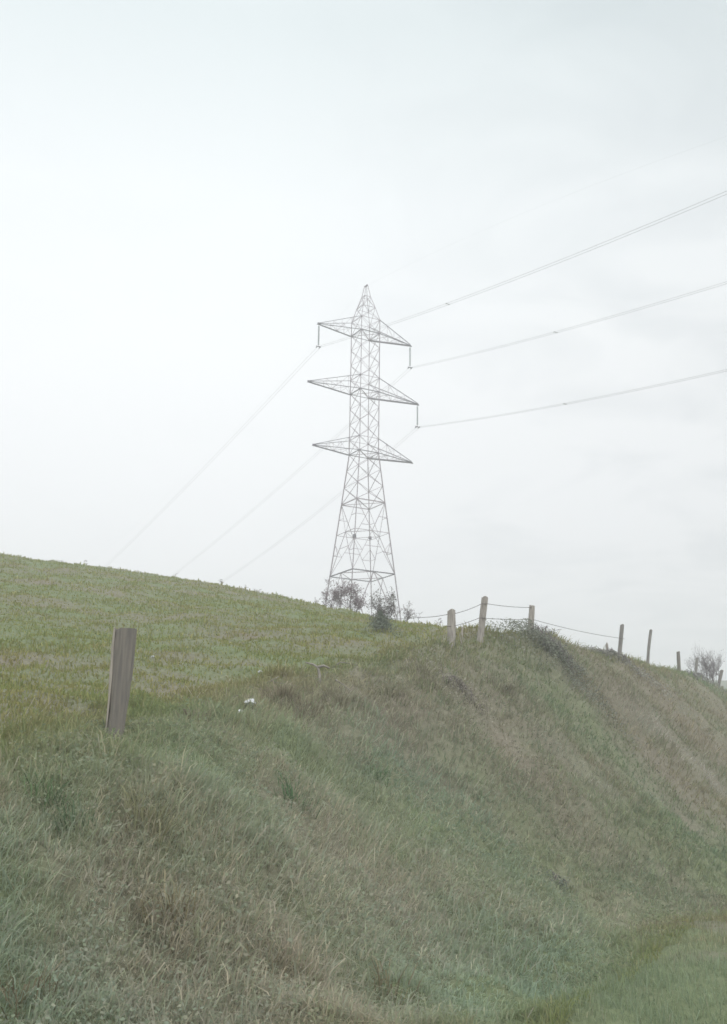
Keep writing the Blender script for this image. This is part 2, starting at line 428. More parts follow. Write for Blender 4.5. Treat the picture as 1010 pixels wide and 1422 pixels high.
# ---------------------------------------------------------------- grass
def blades_mesh(name, P, h, w, az, bend, col, lean=None, droop=0.0):
    """P (n,3) roots; each blade = quad + triangle, bent over towards az"""
    n = len(P)
    d = np.c_[np.cos(az), np.sin(az), np.zeros(n)]
    sa = az + np.pi / 2 + (R.rand(n) - 0.5) * 2.2
    s = np.c_[np.cos(sa), np.sin(sa), np.zeros(n)] * (w / 2)[:, None]
    up = np.array((0, 0, 1.0))
    if lean is None: lean = np.zeros((n, 3))
    H = h[:, None]; B = bend[:, None]
    mid = P + up * H * (0.62 - 0.10 * B) + d * H * 0.28 * B + lean * H * 0.4
    tip = P + up * H * (1.0 - 0.42 * B - droop) + d * H * 0.85 * B + lean * H
    V = np.stack([P - s, P + s, mid + s * 0.8, mid - s * 0.8, tip], 1).reshape(-1, 3)
    b = np.arange(n)[:, None] * 5
    q = (b + np.array([[0, 1, 2, 3]])); t = (b + np.array([[3, 2, 4]]))
    loops = np.concatenate([q, t], 1).ravel()
    starts = (np.arange(n)[:, None] * 7 + np.array([[0, 4]])).ravel()
    me = bpy.data.meshes.new(name)
    me.vertices.add(5 * n); me.vertices.foreach_set('co', V.astype(np.float32).ravel())
    me.loops.add(7 * n); me.loops.foreach_set('vertex_index', loops.astype(np.int32))
    me.polygons.add(2 * n); me.polygons.foreach_set('loop_start', starts.astype(np.int32))
    me.update(calc_edges=True)
    c = np.repeat(np.c_[col, np.ones(n)], 5, 0).astype(np.float32)
    a = me.attributes.new('col', 'FLOAT_COLOR', 'POINT'); a.data.foreach_set('color', c.ravel())
    return me

def downhill(x, y):
    e = 0.25
    z0 = ground(x, y, False)[0]; zx = ground(x + e, y, False)[0]; zy = ground(x, y + e, False)[0]
    gx, gy = (zx - z0) / e, (zy - z0) / e
    return -gx, -gy

def scatter(n, y0, y1, tmax=0.44):
    y = np.exp(R.uniform(math.log(y0), math.log(y1), n)); t = R.uniform(-tmax, tmax, n)
    # tufts: each blade leans on one of many random clump centres
    m = max(50, n // 22); x = t * y
    yc = np.exp(R.uniform(math.log(y0), math.log(y1), m)); xc = R.uniform(-tmax, tmax, m) * yc; qc = R.rand(m)
    k = R.randint(0, m, n); inc = R.rand(n) < 0.62
    rad = (0.05 + 0.010 * yc[k]) * (0.5 + qc[k])
    x = np.where(inc, xc[k] + R.normal(size=n) * rad, x); y = np.where(inc, yc[k] + R.normal(size=n) * rad, y)
    return x, y, np.where(inc, qc[k], R.rand(n) * 0.4)

def build_grass():
    # short pasture on the field above the bank
    x, y, cl = scatter(330000, 6, 72)
    z, bank, u, d = ground(x, y)
    keep = (bank < 0.6) & (u < 0.5)
    x, y, z, bank, u, cl = x[keep], y[keep], z[keep], bank[keep], u[keep], cl[keep]; n = len(x)
    patch = np.clip(0.5 + 1.6 * fbm(x * 0.8 + 31, y * 0.8, 3), 0, 1)
    h = (0.03 + 0.05 * R.rand(n) * (0.4 + patch)) * (1 + y / 90) * (0.3 + 1.6 * cl)
    w = 0.006 * (1 + y / 8) * (0.7 + 0.6 * R.rand(n))
    me = blades_mesh('pasture_grass', np.c_[x, y, z - 0.01], h, w, R.uniform(0, 2 * math.pi, n), R.uniform(0.2, 1.1, n),
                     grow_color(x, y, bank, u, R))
    tag(link('pasture_grass', me, None, M_BLADE), 'short grazed grass with brownish patches on the sloping field behind the fence', 'grass', kind='stuff')
    # long tangled grass on the bank, hanging downhill
    x, y, cl = scatter(600000, 3.2, 72)
    z, bank, u, d = ground(x, y)
    keep = (bank > 0.12) & (R.rand(len(x)) > 0.6 * worn(x, y))
    x, y, z, bank, u, cl = x[keep], y[keep], z[keep], bank[keep], u[keep], cl[keep]; n = len(x)
    gx, gy = downhill(x, y)
    patch = np.clip(0.5 + 1.8 * fbm(x * 0.7 + 3, y * 0.7 + 60, 3), 0, 1)
    h = (0.05 + 0.17 * R.rand(n) ** 1.6 * (0.25 + 1.2 * patch)) * (0.6 + 0.8 * cl) * (1 + y / 60)
    w = 0.0042 * (1 + y / 7) * (0.7 + 0.7 * R.rand(n))
    az = np.arctan2(gy, gx) + R.normal(0, 1.5, n)
    bend = R.uniform(0.2, 1.5, n)
    lean = np.c_[gx, gy, -0.35 * np.ones(n)] * (0.05 + 0.45 * R.rand(n))[:, None] + np.c_[R.normal(0, 0.22, (n, 2)), np.zeros(n)]
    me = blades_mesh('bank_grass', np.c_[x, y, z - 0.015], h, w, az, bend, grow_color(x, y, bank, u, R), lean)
    tag(link('bank_grass', me, None, M_BLADE), 'long matted green and brown grass hanging down the steep roadside bank', 'grass', kind='stuff')
    # verge at the foot of the bank
    x, y, cl = scatter(200000, 3.0, 45)
    z, bank, u, d = ground(x, y)
    keep = (bank < 0.6) & (u > 0.7)
    x, y, z, bank, u, cl = x[keep], y[keep], z[keep], bank[keep], u[keep], cl[keep]; n = len(x)
    h = (0.05 + 0.13 * R.rand(n)) * (0.6 + 0.8 * cl)
    me = blades_mesh('verge_grass', np.c_[x, y, z - 0.01], h, 0.0042 * (1 + y / 12) * (0.7 + 0.6 * R.rand(n)), R.uniform(0, 2 * math.pi, n),
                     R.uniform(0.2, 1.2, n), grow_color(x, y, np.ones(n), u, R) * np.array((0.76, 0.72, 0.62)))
    tag(link('verge_grass', me, None, M_BLADE), 'fresh green grass on the verge at the foot of the bank', 'grass', kind='stuff')
    # dead pale stalks lying and arching over the bank
    x, y, cl = scatter(6500, 3.4, 62)
    z, bank, u, d = ground(x, y)
    keep = (bank > 0.3) | ((np.abs(d) < 1.5) & (u < 0.3))
    x, y, z, bank, u = x[keep], y[keep], z[keep], bank[keep], u[keep]
    keep = R.rand(len(x)) < np.clip(0.25 + 2.2 * fbm(x * 0.9 + 80, y * 0.9, 2) + 0.1, 0.03, 1)
    x, y, z = x[keep], y[keep], z[keep]; n = len(x)
    gx, gy = downhill(x, y)
    h = 0.16 + 0.32 * R.rand(n) ** 2
    col = np.array((0.52, 0.49, 0.39)) * (0.7 + 0.6 * R.rand(n))[:, None]
    lean = np.c_[gx, gy, -0.3 * np.ones(n)] * (0.2 + 0.6 * R.rand(n))[:, None]
    me = blades_mesh('dead_stalks', np.c_[x, y, z], h, 0.0042 * (1 + y / 12) * (0.7 + 0.6 * R.rand(n)), np.arctan2(gy, gx) + R.normal(0, 1.7, n),
                     R.uniform(0.4, 1.6, n), col, lean)
    tag(link('dead_stalks', me, None, M_BLADE), 'pale dead grass stalks bent over across the roadside bank', 'grass', kind='stuff')
build_grass()

# low broad-leaved weeds and bramble leaves matted into the bank
def leaf_cloud(P, size, col, tilt=0.8):
    n = len(P); a = R.uniform(0, 2 * math.pi, n)
    u_ = np.c_[np.cos(a), np.sin(a), R.uniform(-tilt, tilt, n)]; u_ /= np.linalg.norm(u_, axis=1)[:, None]
    r_ = R.normal(size=(n, 3)); v_ = np.cross(u_, r_); v_ /= np.linalg.norm(v_, axis=1)[:, None]
    nn = np.cross(u_, v_)
    s = size[:, None]
    V = np.stack([P - u_ * s * 0.5, P + v_ * s * 0.32 + nn * s * 0.08, P + u_ * s * 0.5, P - v_ * s * 0.32 + nn * s * 0.08], 1).reshape(-1, 3)
    me = bpy.data.meshes.new('leaves')
    me.vertices.add(4 * n); me.vertices.foreach_set('co', V.astype(np.float32).ravel())
    me.loops.add(4 * n); me.loops.foreach_set('vertex_index', np.arange(4 * n, dtype=np.int32))
    me.polygons.add(n); me.polygons.foreach_set('loop_start', (np.arange(n) * 4).astype(np.int32))
    me.update(calc_edges=True)
    a_ = me.attributes.new('col', 'FLOAT_COLOR', 'POINT')
    a_.data.foreach_set('color', np.repeat(np.c_[col, np.ones(n)], 4, 0).astype(np.float32).ravel())
    return me

def build_weeds():
    x, y, cl = scatter(70000, 3.4, 22)
    z, bank, u, d = ground(x, y)
    k = (bank > 0.4) & (fbm(x * 0.9 + 12, y * 0.9 + 45, 3) > -0.03)
    x, y, z, bank, u = x[k], y[k], z[k], bank[k], u[k]; n = len(x)
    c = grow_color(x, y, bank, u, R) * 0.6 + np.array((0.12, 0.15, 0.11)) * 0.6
    P = np.c_[x, y, z + 0.02 + 0.16 * R.rand(n)]
    me = leaf_cloud(P, (0.010 + 0.014 * R.rand(n)) * (1 + y / 9), c)
    tag(link('bank_weeds', me, None, M_BLADE), 'low leafy weeds and brambles matted into the long grass of the bank', 'weeds', kind='stuff')
build_weeds()

# ---------------------------------------------------------------- lattice pylon
TH = 0.5041; TD = 131.0; TX = -0.0689; TBASE = 20.6
U3 = Vector((math.cos(TH), math.sin(TH), 0)); V3 = Vector((-math.sin(TH), math.cos(TH), 0)); C3 = Vector((TX, TD, 0))

def angle_mesh():
    """unit steel angle: L section 1 x 1, length 1 along z"""
    t = 0.16
    s = [(-.5, -.5), (.5, -.5), (.5, -.5 + t), (-.5 + t, -.5 + t), (-.5 + t, .5), (-.5, .5)]
    V = [(a, b, 0) for a, b in s] + [(a, b, 1) for a, b in s]
    F = [(k, (k + 1) % 6, (k + 1) % 6 + 6, k + 6) for k in range(6)] + [(5, 4, 3, 2, 1, 0), (6, 7, 8, 9, 10, 11)]
    return raw_mesh('steel_angle', V, F, False)

ANGLE = {}
def bar(name, a, b, size, parent, mat=None):
    mat = mat or M_STEEL
    if mat.name not in ANGLE:
        me = angle_mesh(); me.materials.append(mat); ANGLE[mat.name] = me
    a, b = Vector(a), Vector(b); d = b - a
    o = bpy.data.objects.new(name, ANGLE[mat.name]); COL.objects.link(o); o.parent = parent
    o.rotation_mode = 'QUATERNION'; o.rotation_quaternion = d.to_track_quat('Z', 'Y')
    o.location = a; o.scale = (size, size, d.length)
    return o

def poly_angle(name, segs, parent, mat):
    """several straight angle members in one mesh (a leg, a set of chords)"""
    V, F = [], []
    for a, b, s in segs:
        a, b = Vector(a), Vector(b); q = (b - a).to_track_quat('Z', 'Y'); n0 = len(V); t = 0.16
        sec = [(-.5, -.5), (.5, -.5), (.5, -.5 + t), (-.5 + t, -.5 + t), (-.5 + t, .5), (-.5, .5)]
        for zz in (0, (b - a).length):
            for p in sec: V.append(a + q @ Vector((p[0] * s, p[1] * s, zz)))
        F += [(n0 + k, n0 + (k + 1) % 6, n0 + (k + 1) % 6 + 6, n0 + k + 6) for k in range(6)]
        F += [tuple(n0 + k for k in (5, 4, 3, 2, 1, 0)), tuple(n0 + k for k in (6, 7, 8, 9, 10, 11))]
    return link(name, raw_mesh(name, V, F, False), parent, mat)

H = lambda h: h + CAMZ - TBASE     # height above the pylon foot from height above the lens
ARM_H = (57.23, 49.27, 41.21); ARM_L = (6.70, 7.854, 6.95); ARM_LR = (6.70, 7.854, 6.95); AD = 1.86

def build_pylon():
    root = empty('lattice_pylon', C3 + Vector((0, 0, TBASE)), TH)
    tag(root, 'tall steel lattice pylon with three pairs of crossarms behind the hill crest', 'pylon')
    hw = [(0.0 - 2.0, 3.75), (H(25.78), 2.895), (H(34.77), 1.972), (H(41.21), 1.345), (H(59.09), 1.335), (H(60.9), 0.88), (H(62.5), 0.42), (H(64.1), 0.16)]
    def W(z):
        for (a, wa), (b, wb) in zip(hw, hw[1:]):
            if z <= b: return wa + (wb - wa) * (z - a) / (b - a)
        return hw[-1][1]
    corner = lambda i, z: Vector(((-1, 1, 1, -1)[i] * W(z), (-1, -1, 1, 1)[i] * W(z), z))
    for i in range(4):
        lv = [h for h, _ in hw]
        poly_angle('leg', [(corner(i, a), corner(i, b), 0.115 if b < H(42) else (0.09 if b < H(60) else 0.065)) for a, b in zip(lv, lv[1:])], root, M_STEEL)
    def xpanel(z0, z1, s=0.046, ring=True):
        for i in range(4):
            j = (i + 1) % 4
            bar('brace', corner(i, z0), corner(j, z1), s, root); bar('brace', corner(j, z0), corner(i, z1), s, root)
    def ring(z, s=0.08, mat=None):
        for i in range(4): bar('horizontal_bar', corner(i, z), corner((i + 1) % 4, z), s, root, mat)
    # body between the arms
    def span(z0, z1, n, s=0.046):
        for k in range(n): xpanel(z0 + (z1 - z0) * k / n, z0 + (z1 - z0) * (k + 1) / n, s)
    span(H(34.77), H(41.21), 3, 0.055)
    for h in ARM_H: xpanel(H(h), H(h) + AD, 0.042)
    span(H(41.21) + AD, H(49.27), 3); span(H(49.27) + AD, H(57.23), 3)
    for h in ARM_H:
        ring(H(h), 0.09, M_STEEL_DARK); ring(H(h) + AD, 0.05)
        bar('plan_brace', corner(0, H(h)), corner(2, H(h)), 0.07, root); bar('plan_brace', corner(1, H(h)), corner(3, H(h)), 0.07, root)
    # peak
    for a, b in ((59.09, 60.9), (60.9, 62.5)): xpanel(H(a), H(b), 0.038)
    ring(H(60.9), 0.05); ring(H(62.5), 0.05)
    V, F = [], []; tube(V, F, [(0, -0.25, H(64.1)), (0, 0.25, H(64.1))], 0.12, 6)
    link('peak_bracket', raw_mesh('peak_bracket', V, F, False), root, M_STEEL_DARK)
    # waist frame, K-braced panel, lower frame
    zl, zm, zu = H(25.78), H(30.9), H(34.77)
    ring(zu, 0.11); ring(zl, 0.12, M_STEEL_DARK)
    bar('plan_brace', corner(0, zu), corner(2, zu), 0.07, root); bar('plan_brace', corner(1, zu), corner(3, zu), 0.07, root)
    mid = lambda i, z, f=0.5: corner(i, z).lerp(corner((i + 1) % 4, z), f)
    for i in range(4):
        j = (i + 1) % 4
        ml = mid(i, zm)
        bar('horizontal_bar', corner(i, zm), corner(j, zm), 0.06, root)
        bar('brace', corner(i, zu), ml, 0.055, root); bar('brace', corner(j, zu), ml, 0.055, root)
        bar('brace', corner(i, zl), ml, 0.055, root); bar('brace', corner(j, zl), ml, 0.055, root)
        for c in (i, j):                                   # short secondary struts
            q = corner(c, zl).lerp(ml, 0.5); bar('strut', q, corner(c, q.z), 0.05, root); bar('strut', q, corner(c, q.z + 1.4), 0.045, root)
            q = corner(c, zu).lerp(ml, 0.5); bar('strut', q, corner(c, q.z), 0.05, root)
        bar('strut', corner(i, zl).lerp(ml, 0.62), corner(j, zl).lerp(ml, 0.62), 0.05, root)
        bar('plan_brace', ml, mid(j, zm), 0.06, root)
        bar('plan_brace', mid(i, zl), mid(j, zl), 0.08, root)
        # leg panel below the lower frame
        bar('brace', mid(i, zl), corner(i, -0.5), 0.08, root); bar('brace', mid(i, zl), corner(j, -0.5), 0.08, root)
    # warning plates bolted on at the middle frame
    for i, zz in ((0, H(29.9)), (2, H(31.2))):
        c = corner(i, zz); V = [c + Vector(p) for p in ((-.2, -.06, -.2), (.2, -.06, -.2), (.2, -.06, .2), (-.2, -.06, .2), (-.2, -.02, -.2), (.2, -.02, -.2), (.2, -.02, .2), (-.2, -.02, .2))]
        link('warning_plate', raw_mesh('warning_plate', V, [(0, 1, 2, 3), (7, 6, 5, 4), (0, 4, 5, 1), (1, 5, 6, 2), (2, 6, 7, 3), (3, 7, 4, 0)], False), root, M_STEEL_DARK)
    # crossarms
    for h, Ln in zip(ARM_H, ARM_L):
        z0, z1 = H(h), H(h) + AD; w = W(z0); w1 = W(z1)
        segs = []
        for s in (-1, 1):
            tip = Vector((s * Ln, 0, z0))
            for t in (-1, 1):
                segs.append(((s * w, t * w, z0), tip + Vector((0, t * 0.08, 0)), 0.17 if t > 0 else 0.085))
                segs.append(((s * w1, t * w1, z1), tip + Vector((0, t * 0.08, 0.1)), 0.07))
            segs.append((tip + Vector((s * 0.25, 0, 0)), tip - Vector((s * 0.2, 0, 0)), 0.22))
        arm = poly_angle('crossarm', segs, root, M_STEEL_DARK)  # chords darker than the body: shade on the angles put into the colour
        for s in (-1, 1):
            tip = Vector((s * Ln, 0, z0))
            P = lambda t, top, f: (Vector((s * (w1 if top else w), t * (w1 if top else w), z1 if top else z0))).lerp(tip, f)
            fr = [0.0, 0.24, 0.46, 0.66, 0.84]
            for t in (-1, 1):
                for k in range(1, 4):
                    bar('lacing_bar', P(t, 0, fr[k]), P(t, 1, fr[k]), 0.032, arm)
                for k in range(0, 4):
                    a_, b_ = (0, 1) if k % 2 == 0 else (1, 0)
                    bar('lacing_bar', P(t, a_, fr[k]), P(t, b_, fr[k + 1] if k < 3 else fr[3]), 0.032, arm) if k < 3 else None
            for k in range(0, 4):
                bar('lacing_bar', P(-1 if k % 2 else 1, 0, fr[k]), P(1 if k % 2 else -1, 0, fr[k + 1]), 0.04, arm)
            for k in range(1, 4):
                bar('lacing_bar', P(-1, 0, fr[k]), P(1, 0, fr[k]), 0.035, arm)
build_pylon()

# ---------------------------------------------------------------- insulator strings and cables
def insulator(sgn, k, drop, label):
    tip = C3 + U3 * (sgn * ARM_L[k]) + Vector((0, 0, ARM_H[k] + CAMZ))
    root = empty('insulator_string', tip - Vector((0, 0, drop)), TH)
    tag(root, label, 'insulator', 'insulator strings hanging from the crossarms')
    V, F = [], []; nd = 15; top = drop - 0.25; bot = 0.35
    prof = []
    for i in range(nd):
        z = bot + (top - bot) * i / nd; st = (top - bot) / nd
        prof += [(0.035, z), (0.13, z + st * 0.15), (0.10, z + st * 0.45), (0.04, z + st * 0.6)]
    prof.append((0.035, top)); S = 8
    for r_, z in prof:
        for q in range(S): V.append((r_ * math.cos(2 * math.pi * q / S), r_ * math.sin(2 * math.pi * q / S), z))
    for i in range(len(prof) - 1):
        for q in range(S): F.append((i * S + q, i * S + (q + 1) % S, (i + 1) * S + (q + 1) % S, (i + 1) * S + q))
    link('disc_string', raw_mesh('disc_string', V, F), root, M_GLASS)
    V, F = [], []; tube(V, F, [(0, 0, top), (0, 0, drop)], 0.03, 5); tube(V, F, [(0, 0, 0.05), (0, 0, bot)], 0.03, 5)
    link('rod', raw_mesh('rod', V, F), root, M_STEEL_DARK)
    V, F = [], []; tube(V, F, [(-0.32, 0, 0.08), (0.32, 0, 0.08)], 0.06, 5)
    yk = link('yoke', raw_mesh('yoke', V, F), root, M_STEEL_DARK)
    for s in (-1, 1):
        V, F = [], []; tube(V, F, [(s * 0.2, -0.35, 0.02), (s * 0.2, 0, -0.03), (s * 0.2, 0.35, 0.02)], [0.03, 0.06, 0.03], 6)
        link('clamp', raw_mesh('clamp', V, F), yk, M_STEEL_DARK)
    return tip - Vector((0, 0, drop))

DROP = 3.15
def cable_fit(A, pts, s_sign):
    S, Z = [], []
    for px_, row_ in pts:
        t, e = ray(px_, row_)
        s = (t * A.y - A.x) / (V3.x - t * V3.y); yy = A.y + s * V3.y
        S.append(s); Z.append(CAMZ + e * yy - A.z)
    S, Z = np.array(S), np.array(Z)
    M = np.c_[S, S * S]; c = np.linalg.lstsq(M, Z, rcond=None)[0]
    return c, S

def cable_pts(A, cn, cf, off, s0=-150, s1=190, n=110):
    P = []
    for s in np.linspace(s0, s1, n):
        c = cn if s < 0 else cf
        ss = s
        P.append(A + V3 * s + U3 * off + Vector((0, 0, c[0] * ss + c[1] * ss * ss)))
    return P

WIRES = [  # side, arm, label words, near points, far points
    (-1, 0, 'top left', [(560,446),(622,420.5),(890,316.6),(1010,268)], [(298,635),(205.5,729.5),(146.7,786.5)]),
    (1, 0, 'top right', [(771.7,461.5),(1010,392.4)], [(441,630),(341,717),(257,786.5)]),
    (1, 1, 'middle right', [(785,560.9),(1010,514)], [(471,688.5),(398,743.7),(309,808)])]
LAB = {'top left': ('topmost pair, from the left tip of the top crossarm', 'grey insulator string hanging from the left tip of the top crossarm', 'cable spacer on the topmost pair of power cables'),
       'top right': ('middle pair, held by the right tip of the top crossarm', 'grey insulator string hanging from the right tip of the top crossarm', 'cable spacer on the middle pair of power cables'),
       'middle right': ('lowest pair, held by the right tip of the middle crossarm', 'grey insulator string hanging from the right tip of the middle crossarm', 'cable spacer on the lowest pair of power cables')}
for sg, k, key, near, far in WIRES:
    A = insulator(sg, k, DROP, LAB[key][1])
    cn, _ = cable_fit(A, near, -1); cf, _ = cable_fit(A, far, 1)
    print('CABLE', key, cn, cf)
    for off, word in ((-0.2, 'left-hand cable of the '), (0.2, 'right-hand cable of the ')):
        V, F = [], []; tube(V, F, cable_pts(A, cn, cf, off), 0.015, 5, False)
        o = link('power_cable', raw_mesh('power_cable', V, F), None, M_CABLE)
        tag(o, word + LAB[key][0], 'cable', 'power cables strung from the pylon')
    # one spacer in view on the near span
    spx = {'top left': (622, 420.5), 'top right': (771.7, 461.5), 'middle right': (785, 560.9)}[key]
    t, e = ray(*spx); s = (t * A.y - A.x) / (V3.x - t * V3.y)
    c = A + V3 * s + Vector((0, 0, cn[0] * s + cn[1] * s * s))
    V, F = [], []
    tube(V, F, [c - U3 * 0.24, c + U3 * 0.24], 0.035, 5)
    for q in (-0.2, 0.2): tube(V, F, [c + U3 * q - V3 * 0.14, c + U3 * q + V3 * 0.14], 0.035, 6)
    tag(link('cable_spacer', raw_mesh('cable_spacer', V, F), None, M_CABLE), LAB[key][2], 'cable spacer', 'spacers on the twin cables')
# earth wire from the peak
A = C3 + Vector((0, 0, 64.1 + CAMZ))
ce, _ = cable_fit(A, [(640,333),(700,308),(770,278)], -1)
V, F = [], []; tube(V, F, cable_pts(A, ce, (-0.19, 0.0006), 0.0), 0.0045, 4, False)
tag(link('earth_wire', raw_mesh('earth_wire', V, F), None, M_CABLE), 'thin faint earth wire running from the very peak of the pylon', 'cable')

# ---------------------------------------------------------------- fence posts
def round_post(top, base, y, wpx, label, mat, bend=0.0, group='old wooden fence posts along the bank top', ragged=0.03, sides=12, sink=0.35, name='fence_post'):
    tx, _, tz = at(top[0], top[1], y); bx, _, bz = at(base[0], base[1], y)
    g = gz(bx, y); bz0 = min(bz, g) - sink
    r = wpx * y / FPX / 2
    root_z = bz0
    V, F = [], []; n = 14; rings = []
    ph = random.random() * 6
    dx_ = (tx - bx) / max(tz - bz, 0.05)
    hgt = tz - bz0
    for i in range(n + 1):
        f = i / n; z = f * hgt
        cxp = dx_ * (z - (bz - bz0)) + bend * math.sin(f * math.pi)
        for k in range(sides):
            t = 2 * math.pi * k / sides
            rr_ = r * (1.04 - 0.08 * f) * (1 + 0.07 * math.sin(2 * t + ph) + 0.05 * math.sin(5 * t + ph * 2 + f * 4) + 0.03 * math.sin(11 * f + k))
            zz = z
            if i == n: zz = z + ragged * math.sin(t + ph) * 0.6 + ragged * 0.4 * math.sin(3 * t)
            V.append((cxp + rr_ * math.cos(t), rr_ * math.sin(t), zz))
    for i in range(n):
        for k in range(sides):
            F.append((i * sides + k, i * sides + (k + 1) % sides, (i + 1) * sides + (k + 1) % sides, (i + 1) * sides + k))
    c = len(V); V.append((dx_ * (hgt - (bz - bz0)), 0, hgt + ragged * 0.3))
    for k in range(sides): F.append((n * sides + k, n * sides + (k + 1) % sides, c))
    o = link(name, raw_mesh(name, V, F, False), None, mat); o.location = (bx, y, bz0)
    m = o.data
    tag(o, label, 'fence post', group); return (bx, y, bz0, dx_, bz)

round_post((627,848),(627,907),23,11.5,'stout pale post with flat sawn top, first of the posts right of the pylon',M_WOOD)
round_post((673.5,830),(666,896),25.5,9.5,'tall post leaning right in front of the small mound',M_WOOD)
round_post((739,841),(736,886),28,8.8,'pale post holding two wires at the right of the small mound',M_WOOD)
round_post((842.5,895),(845,913),36.5,4,'short broken stub beside the foot of a tall thin post',M_WOOD,ragged=0.08)
round_post((864,868),(860,915),36,5.6,'tall post at the right end of the single drooping wire',M_WOOD_GREY)
round_post((904,875),(901,922),41,4.2,'thin bent post with no wire, standing where the bank top starts to fall',M_WOOD_GREY,bend=-0.04)
round_post((942,905),(943.5,934),47,4.8,'shorter dark post between the thin bent post and the bare bush',M_WOOD_DARK)
round_post((968,914),(966,943),53,4.0,'thin post touching the left edge of the bare bush',M_WOOD_GREY)
round_post((1002.5,931),(996,960),60.5,4.6,'leaning dark post at the far right end, beside the bare bush',M_WOOD_DARK)
round_post((642.5,871),(641,892),24.3,3.2,'short thin pale stake between the first two posts of the wired fence',M_WOOD_EDGE,group='fence stakes',name='fence_stake')

def near_post():
    y = 11.0
    tx, _, tz = at(176, 875, y); bx, _, bz = at(162, 1008, y)
    g = gz(bx, y); z0 = min(g, bz) - 0.4
    root = empty('fence_post', (bx, y, z0)); tag(root, 'broad dark split post leaning to the right, alone in the grass at left', 'fence post', 'old wooden fence posts along the bank top')
    dx_ = (tx - bx) / (tz - bz); hgt = tz - z0
    # section: split face towards the camera, thin sapwood edge on the left
    sec = [(-0.095, -0.07), (-0.04, -0.088), (0.03, -0.092), (0.10, -0.085), (0.125, -0.05), (0.10, 0.04), (0.03, 0.09), (-0.05, 0.09), (-0.10, 0.05)]
    def body(sec, n=18, jit=0.006, seed=1, top=0.0):
        rs = random.Random(seed); V, F = [], []; S = len(sec)
        off = [rs.uniform(-1, 1) for _ in sec]
        for i in range(n + 1):
            f = i / n; z = f * hgt + (top if i == n else 0); sc_ = 0.68 + 0.27 * f
            c = dx_ * (z - (bz - z0))
            for k, (a, b) in enumerate(sec):
                w_ = jit * (math.sin(f * 9 + off[k] * 5) + off[k] * math.sin(f * 23 + k))
                V.append((c + a * sc_ + w_, b * sc_ + w_ * 0.6, z + (rs.uniform(-0.012, 0.012) if i == n else 0)))
        for i in range(n):
            for k in range(S): F.append((i * S + k, i * S + (k + 1) % S, (i + 1) * S + (k + 1) % S, (i + 1) * S + k))
        F.append(tuple(n * S + k for k in range(S)))
        return raw_mesh('split', V, F, False)
    link('heartwood', body(sec, seed=3), root, M_WOOD_DARK)
    edge = [(-0.128, -0.055), (-0.118, -0.082), (-0.099, -0.090), (-0.0975, -0.072), (-0.103, 0.045), (-0.122, 0.03)]
    link('sapwood_edge', body(edge, seed=8, jit=0.004, top=0.012), root, M_WOOD_EDGE)
near_post()

# fence wires
def fence_wire(nodes, r, label, sag=0.03):
    V, F = [], []; P = []
    W = [Vector(at(*n)) for n in nodes]
    for a, b in zip(W, W[1:]):
        Ld = (b - a).length; nn = max(6, int(Ld / 0.35))
        for i in range(nn):
            f = i / nn; p = a.lerp(b, f); p.z -= sag * Ld * 4 * f * (1 - f) * 0.25 * 1.0
            P.append(p)
    P.append(W[-1]); tube(V, F, P, r, 5)
    tag(link('fence_wire', raw_mesh('fence_wire', V, F), None, M_WIRE), label, 'wire', 'wires of the hilltop fence')
fence_wire([(540,859,28.0),(580,857.5,25.5),(622,853.2,23.1),(632,852,22.95),(669,838.5,25.4),(677,838.5,25.42),(735,843.6,27.9),(742,844,27.95)], 0.0065,
           'upper sagging fence wire, from the dark bush to the third post', 0.03)
fence_wire([(621.5,870,22.9),(632,869,22.95),(666,858,25.4),(675,858.6,25.42),(733,860,27.9),(742,860.8,27.95),(857,885.6,35.9),(867,887,35.95)], 0.0065,
           'lower fence wire that drops alone past the third post to a tall post', 0.02)

# ---------------------------------------------------------------- shrubs
def branchy(V, F, tips, p, d, ln, r, depth, rs, spread=0.6, up=0.15):
    n = 3; pts = [p]; rad = [r]
    for i in range(n):
        d = (d + Vector((rs.gauss(0, 0.16), rs.gauss(0, 0.16), rs.gauss(up * 0.5, 0.10)))).normalized()
        p = p + d * (ln / n); pts.append(p); rad.append(r * (1 - 0.35 * (i + 1) / n)); tips.append((p.copy(), depth))
    tube(V, F, pts, rad, 4 if depth > 1 else 3)
    if depth == 0: return
    for k in range(rs.choice((2, 3, 3))):
        q = pts[rs.randint(1, n)]
        nd = (d + Vector((rs.gauss(0, spread), rs.gauss(0, spread), rs.gauss(0.1, spread * 0.6)))).normalized()
        branchy(V, F, tips, q, nd, ln * rs.uniform(0.6, 0.85), r * 0.6, depth - 1, rs, spread, up)

